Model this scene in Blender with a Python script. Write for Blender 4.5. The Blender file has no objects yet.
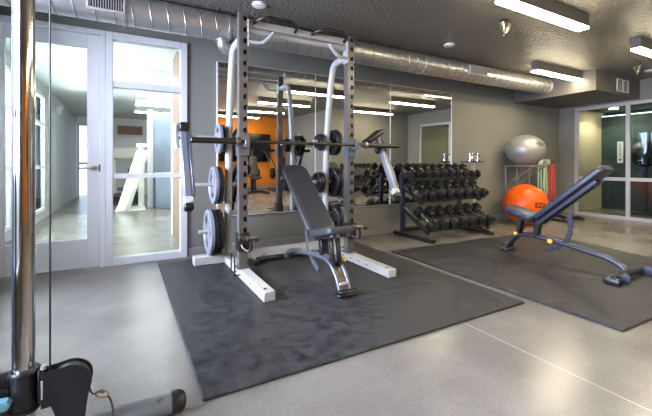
import bpy, bmesh, math, random
from mathutils import Vector, Matrix
random.seed(7)
PI = math.pi
COL = bpy.context.scene.collection
scene = bpy.context.scene

# ------------------------------------------------------------------ materials
MATS = {}
def lin(c):
    return tuple(((v/12.92) if v <= .04045 else ((v+.055)/1.055)**2.4) for v in c)
def mat(name, rgb, rough=.5, metal=0.0, bump=0.0, bscale=60, var=0.0, vscale=4.0, emit=None, spec=.5, coat=0.0, bdist=.002, rvar=0.0):
    """rgb given as 0-255 display values"""
    if name in MATS: return MATS[name]
    m = bpy.data.materials.new(name); m.use_nodes = True
    nt = m.node_tree; b = nt.nodes['Principled BSDF']
    c = lin([v/255 for v in rgb])
    b.inputs['Base Color'].default_value = (*c, 1)
    b.inputs['Roughness'].default_value = rough
    b.inputs['Metallic'].default_value = metal
    b.inputs['Specular IOR Level'].default_value = spec
    b.inputs['Coat Weight'].default_value = coat
    tc = nt.nodes.new('ShaderNodeTexCoord')
    if var > 0 or rvar > 0:
        n = nt.nodes.new('ShaderNodeTexNoise'); n.inputs['Scale'].default_value = vscale
        n.inputs['Detail'].default_value = 6; n.inputs['Roughness'].default_value = .65
        nt.links.new(tc.outputs['Object'], n.inputs['Vector'])
        if var > 0:
            r = nt.nodes.new('ShaderNodeValToRGB')
            r.color_ramp.elements[0].position = .3; r.color_ramp.elements[1].position = .72
            r.color_ramp.elements[0].color = (*[max(0, v*(1-var)) for v in c], 1)
            r.color_ramp.elements[1].color = (*[min(1, v*(1+var)) for v in c], 1)
            nt.links.new(n.outputs['Fac'], r.inputs['Fac'])
            nt.links.new(r.outputs['Color'], b.inputs['Base Color'])
        if rvar > 0:
            mr = nt.nodes.new('ShaderNodeMapRange')
            mr.inputs['From Min'].default_value = .3; mr.inputs['From Max'].default_value = .7
            mr.inputs['To Min'].default_value = max(0, rough-rvar); mr.inputs['To Max'].default_value = rough+rvar
            nt.links.new(n.outputs['Fac'], mr.inputs['Value'])
            nt.links.new(mr.outputs['Result'], b.inputs['Roughness'])
    if bump > 0:
        n2 = nt.nodes.new('ShaderNodeTexNoise'); n2.inputs['Scale'].default_value = bscale
        n2.inputs['Detail'].default_value = 3
        nt.links.new(tc.outputs['Object'], n2.inputs['Vector'])
        bp = nt.nodes.new('ShaderNodeBump'); bp.inputs['Strength'].default_value = bump
        bp.inputs['Distance'].default_value = bdist
        nt.links.new(n2.outputs['Fac'], bp.inputs['Height'])
        nt.links.new(bp.outputs['Normal'], b.inputs['Normal'])
    if emit:
        b.inputs['Emission Color'].default_value = (*emit[0], 1)
        b.inputs['Emission Strength'].default_value = emit[1]
    MATS[name] = m
    return m

M_wall = mat('wall_paint', (117, 116, 107), .8, bump=.15, bscale=90, var=.04, vscale=1.5)
M_wallwhite = mat('wall_white_paint', (226, 228, 228), .8)
M_orange = mat('wall_orange_paint', (214, 124, 22), .75)
M_ceil = mat('ceiling_texture', (104, 99, 90), .40, bump=1.0, bscale=34, bdist=.03, spec=.8)
M_ceilw = mat('hall_ceiling_texture', (196, 200, 194), .8, bump=1.0, bscale=60, bdist=.01, var=.08, vscale=50)
M_soffit = mat('soffit_paint', (88, 84, 77), .7, bump=.2, bscale=80)
M_base = mat('baseboard_vinyl', (128, 126, 124), .5)
M_white = mat('white_frame_paint', (206, 206, 204), .45, var=.02)
M_arm = mat('lever_arm_paint', (128, 130, 142), .35, .4)
M_alu = mat('satin_aluminium', (176, 172, 168), .45, .25)
M_rubber = mat('black_rubber', (17, 17, 17), .5, spec=.35, bump=.15, bscale=200, bdist=.0006)
M_mat = mat('mat_rubber', (50, 49, 49), .55, spec=.35, bump=.6, bscale=50, bdist=.003, var=.75, vscale=15, rvar=.12)
M_cream = mat('rack_cream_paint', (180, 176, 165), .38, var=.05, vscale=9)
M_rack = mat('rack_silver_grey_paint', (104, 101, 96), .38, .35, var=.06)
M_whitetube = mat('rack_white_tube_paint', (178, 178, 176), .3)
M_steel = mat('brushed_steel', (176, 170, 160), .28, 1.0)
M_chrome = mat('chrome', (205, 203, 198), .10, 1.0)
M_darksteel = mat('dark_steel', (78, 74, 68), .35, .85)
M_galv = mat('galvanised_steel', (190, 190, 186), .36, .85)
M_seam = mat('galvanised_seam', (150, 150, 146), .4, .8)
M_black = mat('black_paint', (26, 26, 27), .38)
M_blackmat = mat('black_matte', (18, 18, 18), .75)
M_pad = mat('dark_grey_upholstery', (52, 52, 54), .42, bump=.25, bscale=500, bdist=.0005)
M_padside = mat('blue_black_upholstery', (44, 47, 60), .4, bump=.2, bscale=500, bdist=.0005)
M_benchsilver = mat('bench_silver_paint', (112, 114, 122), .32, .55)
M_benchblue = mat('bench_slate_blue_paint', (68, 71, 84), .32, .5)
M_plate = mat('plate_grey_enamel', (142, 144, 152), .42, .35, var=.08, vscale=20)
M_plated = mat('plate_dark_enamel', (30, 30, 31), .42, .3, var=.1, vscale=20)
M_yellow = mat('yellow_plastic', (214, 178, 84), .4)
M_orangeball = mat('orange_vinyl', (226, 88, 8), .38, spec=.35)
M_silverball = mat('silver_vinyl', (150, 148, 142), .38, .35)
M_red = mat('red_rubber', (196, 52, 28), .5)
M_green = mat('pale_green_rubber', (150, 178, 140), .5)
M_cyan = mat('light_blue_plastic', (110, 160, 176), .35)
M_navy = mat('navy_paint', (40, 46, 66), .4)
M_blockgrey = mat('grey_poly', (62, 62, 64), .5)
M_teal = mat('teal_wall_paint', (40, 56, 57), .5)
M_beige = mat('beige_wall_paint', (186, 170, 138), .8)
M_bluegrey = mat('blue_grey_panel', (124, 136, 150), .6)
M_brown = mat('brown_panel', (96, 70, 54), .5)
M_tv = mat('screen_glass', (14, 14, 15), .12)
M_pole = mat('grey_tube_paint', (122, 120, 118), .42, .2)
M_ground = mat('outside_paving', (190, 190, 186), .9)
M_handle = mat('cable_base_grey', (100, 99, 96), .5, .1, bump=.1, bscale=120)
M_letter = mat('black_lettering', (30, 22, 14), .6)
M_sign = mat('white_sign_board', (206, 206, 198), .5)
M_white_m = mat('machine_white_paint', (222, 220, 208), .4)
M_pinkball = mat('tan_rubber', (168, 118, 82), .5)
M_lamp = mat('lamp_diffuser', (255, 255, 255), .5, emit=((1.0, .86, .60), 46.0))
M_lamph = mat('hall_lamp_diffuser', (255, 255, 255), .5, emit=((1.0, 1.0, 1.0), 20.0))
M_cove = mat('cove_lamp', (255, 255, 255), .5, emit=((.72, 1.0, .96), 3.5))
M_down = mat('downlight_lamp', (255, 255, 255), .5, emit=((1.0, .90, .70), 160.0))

def make_floor():
    m = bpy.data.materials.new('polished_concrete'); m.use_nodes = True
    nt = m.node_tree; b = nt.nodes['Principled BSDF']; N = nt.nodes.new; L = nt.links.new
    tc = N('ShaderNodeTexCoord')
    n1 = N('ShaderNodeTexNoise'); n1.inputs['Scale'].default_value = 1.6; n1.inputs['Detail'].default_value = 8; n1.inputs['Roughness'].default_value = .62
    n2 = N('ShaderNodeTexNoise'); n2.inputs['Scale'].default_value = 140; n2.inputs['Detail'].default_value = 3
    L(tc.outputs['Object'], n1.inputs['Vector']); L(tc.outputs['Object'], n2.inputs['Vector'])
    r1 = N('ShaderNodeValToRGB'); e = r1.color_ramp.elements
    e[0].position = .32; e[1].position = .70
    e[0].color = (*lin((.42, .40, .365)), 1); e[1].color = (*lin((.53, .505, .465)), 1)
    L(n1.outputs['Fac'], r1.inputs['Fac'])
    r2 = N('ShaderNodeValToRGB'); r2.color_ramp.elements[0].color = (.78, .78, .78, 1); r2.color_ramp.elements[1].color = (1.18, 1.18, 1.18, 1)
    r2.color_ramp.elements[0].position = .35; r2.color_ramp.elements[1].position = .65
    L(n2.outputs['Fac'], r2.inputs['Fac'])
    mx = N('ShaderNodeMixRGB'); mx.blend_type = 'MULTIPLY'; mx.inputs['Fac'].default_value = 1
    L(r1.outputs['Color'], mx.inputs['Color1']); L(r2.outputs['Color'], mx.inputs['Color2'])
    # pale control joints sawn along Y
    sx = N('ShaderNodeSeparateXYZ'); L(tc.outputs['Object'], sx.inputs['Vector'])
    a = N('ShaderNodeMath'); a.operation = 'SUBTRACT'; a.inputs[1].default_value = 1.855; L(sx.outputs['X'], a.inputs[0])
    ab = N('ShaderNodeMath'); ab.operation = 'ABSOLUTE'; L(a.outputs[0], ab.inputs[0])
    lt = N('ShaderNodeMath'); lt.operation = 'LESS_THAN'; lt.inputs[1].default_value = .0028; L(ab.outputs[0], lt.inputs[0])
    m2 = N('ShaderNodeMixRGB'); L(lt.outputs[0], m2.inputs['Fac']); L(mx.outputs['Color'], m2.inputs['Color1'])
    m2.inputs['Color2'].default_value = (*lin((.70, .68, .62)), 1)
    L(m2.outputs['Color'], b.inputs['Base Color'])
    mr = N('ShaderNodeMapRange'); mr.inputs['To Min'].default_value = .20; mr.inputs['To Max'].default_value = .30
    L(n1.outputs['Fac'], mr.inputs['Value']); L(mr.outputs['Result'], b.inputs['Roughness'])
    bp = N('ShaderNodeBump'); bp.inputs['Strength'].default_value = .06; bp.inputs['Distance'].default_value = .0006
    L(n2.outputs['Fac'], bp.inputs['Height']); L(bp.outputs['Normal'], b.inputs['Normal'])
    b.inputs['Specular IOR Level'].default_value = .5
    return m
M_floor = make_floor()

def make_glass(name, tint, refl=.12):
    m = bpy.data.materials.new(name); m.use_nodes = True
    nt = m.node_tree; nt.nodes.clear(); N = nt.nodes.new; L = nt.links.new
    o = N('ShaderNodeOutputMaterial'); t = N('ShaderNodeBsdfTransparent'); g = N('ShaderNodeBsdfGlossy')
    t.inputs['Color'].default_value = (*tint, 1); g.inputs['Roughness'].default_value = .02
    g.inputs['Color'].default_value = (.9, .95, .95, 1)
    f = N('ShaderNodeFresnel'); f.inputs['IOR'].default_value = 1.5
    mu = N('ShaderNodeMath'); mu.operation = 'MULTIPLY'; mu.inputs[1].default_value = refl/.04*.5; mu.use_clamp = True
    L(f.outputs[0], mu.inputs[0])
    mx = N('ShaderNodeMixShader'); L(mu.outputs[0], mx.inputs['Fac'])
    L(t.outputs[0], mx.inputs[1]); L(g.outputs[0], mx.inputs[2]); L(mx.outputs[0], o.inputs['Surface'])
    return m
M_glass = make_glass('clear_glass', (.93, .96, .96), .08)
M_glassdark = make_glass('far_partition_glass', (.78, .84, .83), .06)
M_mirror = mat('mirror_silvering', (226, 228, 226), .0, 1.0)

# ------------------------------------------------------------------ geometry
class MB:
    def __init__(s): s.bm = bmesh.new()
    def _xf(s, verts, M):
        bmesh.ops.transform(s.bm, matrix=M, verts=verts)
    def box(s, a, b, bev=0.0, M=None, seg=1):
        """axis box between corners a and b, optionally bevelled, then transformed"""
        a = Vector(a); b = Vector(b); c = (a+b)/2; d = b-a
        r = bmesh.ops.create_cube(s.bm, size=1)
        vs = r['verts']
        for v in vs: v.co = Vector((v.co.x*abs(d.x), v.co.y*abs(d.y), v.co.z*abs(d.z))) + c
        if bev > 0:
            es = list({e for v in vs for e in v.link_edges})
            r = bmesh.ops.bevel(s.bm, geom=es, offset=min(bev, .49*min(abs(d.x), abs(d.y), abs(d.z))), segments=seg, profile=.5, affect='EDGES')
            vs = [v for v in r['verts']]
            vs = list({v for f in r['faces'] for v in f.verts} | set(vs))
            vs = list({v for v in vs} | {w for v in vs for e in v.link_edges for w in e.verts})
        if M is not None: s._xf(vs, M)
        return s
    def beam(s, p0, p1, w, h, bev=.003, roll=0.0):
        """box bar from p0 to p1, w across (horizontal), h the other way"""
        p0 = Vector(p0); p1 = Vector(p1); d = p1-p0; L = d.length; d.normalize()
        up = Vector((0, 0, 1)) if abs(d.z) < .95 else Vector((0, -1, 0))
        x = d.cross(up).normalized(); z = x.cross(d).normalized()
        M = Matrix((( x.x, d.x, z.x, p0.x), (x.y, d.y, z.y, p0.y), (x.z, d.z, z.z, p0.z), (0, 0, 0, 1))) @ Matrix.Rotation(roll, 4, 'Y')
        return s.box((-w/2, 0, -h/2), (w/2, L, h/2), bev, M)
    def tube(s, pts, r, seg=12, caps=True, closed=False, radii=None, squash=1.0):
        P = [Vector(p) for p in pts]; n = len(P)
        T = []
        for i in range(n):
            if closed: t = P[(i+1) % n]-P[i-1]
            elif i == 0: t = P[1]-P[0]
            elif i == n-1: t = P[-1]-P[-2]
            else: t = (P[i+1]-P[i]).normalized()+(P[i]-P[i-1]).normalized()
            T.append(t.normalized())
        up = Vector((0, 0, 1)) if abs(T[0].z) < .9 else Vector((1, 0, 0))
        nrm = T[0].cross(up).normalized(); rings = []
        for i in range(n):
            if i > 0:
                q = T[i-1].rotation_difference(T[i]); nrm = (q @ nrm).normalized()
            bi = T[i].cross(nrm).normalized()
            rr = radii[i] if radii else r
            rings.append([s.bm.verts.new(P[i] + nrm*math.cos(2*PI*k/seg)*rr + bi*math.sin(2*PI*k/seg)*rr*squash) for k in range(seg)])
        for i in range(n if closed else n-1):
            A = rings[i]; B = rings[(i+1) % n]
            for k in range(seg):
                s.bm.faces.new((A[k], A[(k+1) % seg], B[(k+1) % seg], B[k]))
        if caps and not closed:
            s.bm.faces.new(rings[0][::-1]); s.bm.faces.new(rings[-1])
        return s
    def cyl(s, p0, p1, r, seg=20, r2=None):
        return s.tube([p0, p1], r, seg, radii=[r, r2 if r2 is not None else r])
    def lathe(s, prof, o, axis=(0, 0, 1), seg=32, cap=True):
        """prof: (radius, height) along axis from o"""
        o = Vector(o); a = Vector(axis).normalized()
        u = a.orthogonal().normalized(); w = a.cross(u)
        rings = []
        for (r, h) in prof:
            if r < 1e-6: rings.append([s.bm.verts.new(o+a*h)])
            else: rings.append([s.bm.verts.new(o+a*h+u*math.cos(2*PI*k/seg)*r+w*math.sin(2*PI*k/seg)*r) for k in range(seg)])
        for A, B in zip(rings, rings[1:]):
            for k in range(seg):
                k2 = (k+1) % seg
                if len(A) == 1 and len(B) == 1: continue
                if len(A) == 1: s.bm.faces.new((A[0], B[k2], B[k]))
                elif len(B) == 1: s.bm.faces.new((A[k], A[k2], B[0]))
                else: s.bm.faces.new((A[k], A[k2], B[k2], B[k]))
        if cap:
            if len(rings[0]) > 1: s.bm.faces.new(rings[0][::-1])
            if len(rings[-1]) > 1: s.bm.faces.new(rings[-1])
        return s
    def prism(s, poly, M, th, bev=0.0, seg=2):
        """poly 2D (u,v); extruded by th along w; M maps (u,v,w) to world"""
        A = [s.bm.verts.new((p[0], p[1], 0)) for p in poly]
        B = [s.bm.verts.new((p[0], p[1], th)) for p in poly]
        n = len(poly); fs = [s.bm.faces.new(A[::-1]), s.bm.faces.new(B)]
        for k in range(n): fs.append(s.bm.faces.new((A[k], A[(k+1) % n], B[(k+1) % n], B[k])))
        vs = A+B
        if bev > 0:
            es = [e for f in fs[:2] for e in f.edges]
            r = bmesh.ops.bevel(s.bm, geom=list(set(es)), offset=bev, segments=seg, profile=.5, affect='EDGES')
            st = set(r['verts'])
            for f in r['faces']: st |= set(f.verts)
            for v in list(st):
                for f in v.link_faces: st |= set(f.verts)
            vs = list(st)
        s._xf(vs, M)
        return s
    def sphere(s, c, r, sc=(1, 1, 1), u=32, v=20):
        res = bmesh.ops.create_uvsphere(s.bm, u_segments=u, v_segments=v, radius=r)
        for w in res['verts']: w.co = Vector((w.co.x*sc[0], w.co.y*sc[1], w.co.z*sc[2]))+Vector(c)
        return s
    def torus(s, c, R, r, axis=(0, 0, 1), seg=36, rs=10):
        c = Vector(c); a = Vector(axis).normalized(); u = a.orthogonal().normalized(); w = a.cross(u)
        return s.tube([c+u*math.cos(2*PI*k/seg)*R+w*math.sin(2*PI*k/seg)*R for k in range(seg)], r, rs, closed=True)
    def build(s, name, m, parent=None, loc=None, smooth=True, ang=38):
        if parent is not None:
            off = root_loc(parent)
        else: off = Vector(loc) if loc is not None else Vector((0, 0, 0))
        bmesh.ops.recalc_face_normals(s.bm, faces=s.bm.faces[:])
        for v in s.bm.verts: v.co -= off
        me = bpy.data.meshes.new(name); 
        if smooth:
            for f in s.bm.faces: f.smooth = True
            lim = math.radians(ang)
            for e in s.bm.edges:
                if len(e.link_faces) == 2 and e.calc_face_angle(0) > lim: e.smooth = False
        s.bm.to_mesh(me); s.bm.free()
        o = bpy.data.objects.new(name, me); COL.objects.link(o)
        if m: me.materials.append(m)
        if parent is not None: o.parent = parent
        else: o.location = off
        return o

def root_loc(o):
    r = Vector((0, 0, 0))
    while o is not None:
        r = r + Vector(o.location); o = o.parent
    return r
def thing(name, label, cat, loc, group=None):
    o = bpy.data.objects.new(name, None); COL.objects.link(o); o.empty_display_size = .1
    o.location = loc; o['label'] = label; o['category'] = cat
    if group: o['group'] = group
    return o
def tag(o, label, cat, group=None):
    o['label'] = label; o['category'] = cat
    if group: o['group'] = group
    return o
def struct(name, mb, m, parent=None, smooth=True):
    o = mb.build(name, m, parent, smooth=smooth)
    if parent is None: o['kind'] = 'structure'
    return o
def copy_tree(o, parent=None):
    c = o.copy(); COL.objects.link(c)
    if parent is not None: c.parent = parent
    for ch in list(o.children): copy_tree(ch, c)
    return c
def MM(x, y, z, o):
    x, y, z, o = Vector(x), Vector(y), Vector(z), Vector(o)
    return Matrix(((x.x, y.x, z.x, o.x), (x.y, y.y, z.y, o.y), (x.z, y.z, z.z, o.z), (0, 0, 0, 1)))
def rrect(w0, w1, L, r, n=5):
    """rounded outline: width w0 at v=0, w1 at v=L"""
    pts = []
    C = [(-w0/2+r, r, PI, 1.5*PI), (w0/2-r, r, 1.5*PI, 2*PI), (w1/2-r, L-r, 0, .5*PI), (-w1/2+r, L-r, .5*PI, PI)]
    for cx, cy, a0, a1 in C:
        for k in range(n+1):
            a = a0+(a1-a0)*k/n; pts.append((cx+r*math.cos(a), cy+r*math.sin(a)))
    return pts
def smoothpath(P, n=6):
    """Catmull-Rom through P"""
    P = [Vector(p) for p in P]; Q = [2*P[0]-P[1]]+P+[2*P[-1]-P[-2]]; out = []
    for i in range(1, len(Q)-2):
        a, b, c, d = Q[i-1], Q[i], Q[i+1], Q[i+2]
        for k in range(n):
            t = k/n
            out.append(.5*((2*b)+(c-a)*t+(2*a-5*b+4*c-d)*t*t+(3*b-a-3*c+d)*t**3))
    out.append(P[-1]); return out

# ------------------------------------------------------------------ setting
YW = 4.12; XR = 7.8; XL = -1.35; ZC = 2.47; YB = -3.8
struct('floor', MB().box((-9, -4.2, -.1), (10.2, 14, 0)), M_floor)
struct('ceiling', MB().box((XL-.1, YB-.1, ZC), (XR+.1, YW+.15, ZC+.1)), M_ceil)
struct('ceiling_hall', MB().box((XL-.1, YW+.15, ZC), (3.2, 13.2, ZC+.1)), M_ceilw)
# back (mirror) wall, right of the storefront, with lintel over door and sidelight
w = MB(); w.box((.565, YW, 0), (10.2, YW+.15, ZC)); w.box((XL-.1, YW, 2.305), (.565, YW+.15, ZC)); w.box((XL-.1, YW, 0), (-1.14, YW+.15, 2.305))
struct('wall_back', w, M_wall)
# left wall: windows looking out, four bays
w = MB(); w.box((XL-.12, YB, 0), (XL, YW, .35)); w.box((XL-.12, YB, 2.2), (XL, YW, ZC))
bays = [(-3.4, -1.9), (-1.6, -.1), (.2, 1.7), (2.0, 3.5)]
ys = [YB]+[v for b in bays for v in b]+[YW]
for i in range(0, len(ys), 2): w.box((XL-.12, ys[i], .35), (XL, ys[i+1], 2.2))
struct('wall_left', w, M_wall)
def wframe(name, x, y0, y1, z0, z1, vx, hz, fw=.04, m=M_white, g=M_glass):
    r = bpy.data.objects.new(name, None); COL.objects.link(r); r.location = (x, (y0+y1)/2, z0); r['kind'] = 'structure'
    f = MB(); d = .05
    f.box((x-d/2, y0, z0), (x+d/2, y0+fw, z1), .003); f.box((x-d/2, y1-fw, z0), (x+d/2, y1, z1), .003)
    f.box((x-d/2, y0+fw, z0), (x+d/2, y1-fw, z0+fw), .003); f.box((x-d/2, y0+fw, z1-fw), (x+d/2, y1-fw, z1), .003)
    for v in vx: f.box((x-d/2, v-fw/2, z0+fw), (x+d/2, v+fw/2, z1-fw), .003)
    for h in hz: f.box((x-d/2+.004, y0+fw, h-fw/2), (x+d/2-.004, y1-fw, h+fw/2), .003)
    f.build('frame', m, r)
    MB().box((x-.004, y0+.01, z0+.01), (x+.004, y1-.01, z1-.01)).build('pane', g, r)
    return r
n = 1
for y0, y1 in bays:
    wframe('window_%d' % n, XL-.06, y0, y1, .35, 2.2, [], [1.3]); n += 1
# orange wall and the grey return that narrows the far end
struct('wall_orange', MB().box((XL-.1, YB-.12, 0), (5.0, YB, ZC)), M_orange)
w = MB(); w.box((5.0, YB-.12, 0), (5.12, -.5, ZC)); w.box((5.12, -.62, 0), (XR+.1, -.5, ZC)); struct('wall_return', w, M_wall)
# right wall with glazed partition
w = MB(); w.box((XR, 3.84, 0), (XR+.1, YW, ZC)); w.box((XR, .0, 2.12), (XR+.1, 3.84, ZC)); w.box((XR, -.5, 0), (XR+.1, .0, ZC))
struct('wall_right', w, M_wall)
wframe('window_%d' % n, XR+.04, .0, 3.84, .0, 2.12, [2.97, 2.07, 1.17], [.73], .062, M_alu, M_glassdark); n += 1
# soffit box in the corner
struct('wall_soffit', MB().box((6.3, 2.79, 2.145), (XR, YW, ZC), .002), M_soffit)
# baseboards
b = MB(); b.box((.57, YW-.012, 0), (XR, YW, .09), .003); struct('baseboard_back', b, M_base)
b = MB(); b.box((XR-.012, 3.845, 0), (XR, YW-.012, .09), .003); struct('baseboard_right', b, M_base)
b = MB(); b.box((XL, YB+.012, 0), (XL+.012, YW, .09), .003); struct('baseboard_left', b, M_base)
b = MB(); b.box((XL+.012, YB, 0), (4.99, YB+.012, .09), .003); struct('baseboard_rear', b, M_base)

# sidelight window in the mirror wall plane
r = bpy.data.objects.new('window_%d' % n, None); n += 1; COL.objects.link(r); r.location = (.2, YW+.03, 0); r['kind'] = 'structure'
f = MB(); y0, y1 = YW-.025, YW+.085
f.box((-.185, y0, 0), (-.125, y1, 2.305), .003); f.box((.50, y0, 0), (.565, y1, 2.305), .003)
f.box((-.125, y0, 2.235), (.50, y1, 2.305), .003); f.box((-.125, y0, 0), (.50, y1, .065), .003)
f.box((-.125, y0+.01, 1.765), (.50, y1-.01, 1.825), .003); f.box((-.125, y0+.01, .86), (.50, y1-.01, .905), .003)
f.build('frame', M_white, r)
MB().box((-.14, YW+.026, .05), (.515, YW+.034, 2.25)).build('pane', M_glass, r)
# door frame + glazed leaf
r = bpy.data.objects.new('door_1', None); COL.objects.link(r); r.location = (-.65, YW+.03, 0); r['kind'] = 'structure'
f = MB()
f.box((-1.14, y0, 0), (-1.09, y1, 2.305), .003); f.box((-1.09, y0, 2.255), (-.185, y1, 2.305), .003); f.box((-.235, y0, 0), (-.186, y1, 2.255), .003)
f.build('door_frame', M_white, r)
f = MB(); a, b2 = YW+.0, YW+.045
f.box((-1.085, a, .01), (-.945, b2, 2.25), .003); f.box((-.34, a, .01), (-.24, b2, 2.25), .003)
f.box((-.945, a, 2.12), (-.34, b2, 2.25), .003); f.box((-.945, a, .01), (-.34, b2, .28), .003)
f.build('door_leaf', M_white, r)
MB().box((-.955, YW+.018, .27), (-.33, YW+.026, 2.13)).build('pane', M_glass, r)
h = MB(); h.lathe([(.028, 0), (.028, .008), (.012, .012), (.012, .05)], (-.285, YW, .965), (0, -1, 0), 20)
h.tube(smoothpath([(-.285, YW-.05, .965), (-.32, YW-.055, .967), (-.37, YW-.05, .962), (-.395, YW-.045, .962)], 4), .009, 10)
h.build('door_handle', M_alu, r)
MB().box((-.242, YW-.027, .93), (-.228, YW-.0255, 1.0), .0005).build('strike_plate', M_darksteel, r)

# ------------------------------------------------------------------ hall beyond the glass
w = MB()
w.box((XL-.1, 8.6, 0), (XL, 13.2, ZC)); w.box((XL-.1, YW+.15, 2.3), (XL, 8.6, ZC)); w.box((XL-.1, YW+.15, 0), (XL, 8.6, .12))
struct('wall_hall_left', w, mat('hall_wall_paint', (168, 170, 168), .7))
wframe('window_%d' % n, XL-.05, YW+.16, 8.6, .12, 2.3, [5.2, 6.3, 7.4], [.95, 1.75], .06); n += 1
w = MB(); w.box((-.62, 13.2, 0), (3.2, 13.3, ZC)); w.box((XL, 13.2, 2.25), (-.62, 13.3, ZC)); struct('wall_hall_far', w, M_wallwhite)
wframe2 = bpy.data.objects.new('window_%d' % n, None); n += 1; COL.objects.link(wframe2); wframe2.location = (-1, 13.25, 0); wframe2['kind'] = 'structure'
f = MB(); f.box((XL, 13.22, 0), (XL+.06, 13.28, 2.25)); f.box((-.68, 13.22, 0), (-.62, 13.28, 2.25)); f.box((XL+.06, 13.22, 2.19), (-.68, 13.28, 2.25)); f.box((XL+.06, 13.22, 1.0), (-.68, 13.28, 1.06)); f.build('frame', M_white, wframe2)
MB().box((XL+.01, 13.246, .0), (-.63, 13.254, 2.24)).build('pane', M_glass, wframe2)
w = MB(); w.box((3.1, YW+.15, 0), (3.2, 13.2, ZC)); struct('wall_hall_right', w, M_wallwhite)
struct('wall_hall_partition', MB().box((.56, 4.72, 0), (.66, 5.5, ZC)), M_brown)
struct('trim_hall_column', MB().box((.555, 5.5, 0), (.70, 5.62, ZC), .004), M_white)
struct('wall_hall_screen', MB().box((.52, 9.2, 0), (1.3, 9.34, 2.2), .004), M_bluegrey)
struct('trim_hall_post', MB().box((.40, 9.18, 0), (.52, 9.36, 2.25), .004), M_white)
struct('ground_outside', MB().box((-40, -30, -.14), (-9.0, 40, -.1)), M_ground)

def ceiling_light(x0, x1, y0, lab, hall=False, group='linear ceiling lights'):
    t = thing('linear_ceiling_light', lab, 'light', ((x0+x1)/2, y0+.05, ZC-.125), group)
    b = MB(); b.box((x0, y0, ZC-.12), (x1, y0+.1, ZC), .003); b.build('housing', M_soffit if not hall else M_white, t)
    b = MB(); b.box((x0+.001, y0+.001, ZC-.140), (x1-.001, y0+.099, ZC-.1205), .002); b.build('diffuser', M_lampr if not hall else M_lamph, t)
M_lampr = M_lamp
ceiling_light(2.66, 3.95, 1.81, 'bright linear ceiling light at the top edge, nearest and largest')
ceiling_light(5.10, 6.40, 2.98, 'bright linear ceiling light in front of the duct end and soffit')
ceiling_light(5.15, 6.45, 1.83, 'bright linear ceiling light cut off by the right edge of the view')
for x0, y0, s in ((2.62, .2, 'second light behind the viewpoint, seen in the mirror left of the rack'), (5.3, .1, 'linear light seen only in the middle mirror panel'),
                  (2.62, -1.45, 'linear light seen small in the left mirror panel'), (2.4, -3.05, 'linear light against the orange wall, seen in the mirror')):
    ceiling_light(x0, x0+1.3, y0, s, group='ceiling lights seen in the mirror')
for k, yy in enumerate((6.2, 7.8, 9.0, 10.3)):
    ceiling_light(.16, 1.5, yy, ('first', 'second', 'third', 'farthest')[k]+' linear ceiling light of the room behind the white-framed sidelight', True, 'ceiling lights in the next room')

# things in the next room
t = thing('weight_machine', 'white slanted weight machine frame seen through the sidelight', 'gym machine', (.1, 9.0, 0))
MB().beam((-.08, 8.7, .03), (.30, 8.95, 1.30), .30, .12, .02).build('slanted_upright', M_white_m, t)
MB().box((-.22, 8.6, 0), (.35, 9.3, .05), .01).build('base', M_white_m, t)
MB().box((.22, 9.15, 0), (.34, 9.3, 1.45), .01).build('rear_post', M_white_m, t)
MB().box((.18, 8.85, 1.38), (.38, 9.3, 1.46), .01).build('top_beam', M_white_m, t)
MB().box((.0, 9.16, .15), (.2, 9.28, .9), .006).build('weight_stack', M_black, t)
MB().box((-.2, 8.9, .42), (.02, 9.12, .5), .03).build('seat', M_pad, t)
t = thing('exercise_bike', 'white upright exercise bike at the left in the next room', 'gym machine', (-.5, 8.2, 0))
MB().box((-.62, 7.7, 0), (-.38, 8.6, .07), .01).build('base', M_white_m, t)
MB().tube(smoothpath([(-.5, 7.85, .07), (-.5, 8.0, .5), (-.5, 7.9, 1.05), (-.5, 7.8, 1.25)], 4), .06, 12).build('mast', M_white_m, t)
MB().box((-.6, 7.72, 1.2), (-.4, 7.86, 1.42), .02).build('console', M_white_m, t)
MB().lathe([(.04, -.05), (.22, -.05), (.25, 0), (.22, .05), (.04, .05)], (-.5, 8.15, .32), (1, 0, 0), 28).build('flywheel', M_white_m, t)
MB().tube([(-.5, 8.35, .3), (-.5, 8.45, .85)], .025, 10).build('seat_post', M_steel, t)
MB().box((-.6, 8.32, .85), (-.4, 8.6, .93), .03).build('saddle', M_black, t)
t = thing('treadmill', 'white and dark treadmill standing far back in the next room', 'gym machine', (.0, 11.2, 0))
MB().box((-.35, 10.4, .02), (.35, 12.0, .18), .03).build('deck', M_black, t)
for s_ in (-1, 1): MB().beam((s_*.33, 11.7, .15), (s_*.33, 11.9, 1.2), .07, .09, .01).build('upright', M_white_m, t)
MB().box((-.4, 11.7, 1.15), (.4, 11.95, 1.5), .04).build('console', M_white_m, t)
t = thing('wall_screen', 'brown-tinted wall screen high on the far white wall of the next room', 'screen', (.06, 12.9, 2.0))
MB().box((-.30, 12.9, 1.9), (.45, 12.94, 2.24), .006).build('bezel', M_white, t)
MB().box((-.27, 12.893, 1.93), (.42, 12.90, 2.21)).build('display', M_brown, t)
MB().box((.0, 12.94, 2.02), (.15, 13.2, 2.12)).build('wall_bracket', M_white, t)
t = thing('exit_light', 'small white twin-head light fixture on the hall wall', 'light', (XL, 9.6, 2.15))
MB().box((XL, 9.5, 2.1), (XL+.08, 9.75, 2.22), .01).build('housing', M_white, t)
for s_ in (-1, 1): MB().lathe([(.03, 0), (.06, .06)], (XL+.06, 9.62+s_*.09, 2.24), (1, 0, .2), 16).build('lamp_head', M_white, t)
t = thing('low_cabinet', 'grey low cabinet standing before the blue-grey screen in the next room', 'cabinet', (.8, 9.0, 0))
MB().box((.56, 8.85, 0), (.9, 9.17, .78), .01).build('body', M_bluegrey, t)
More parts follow.
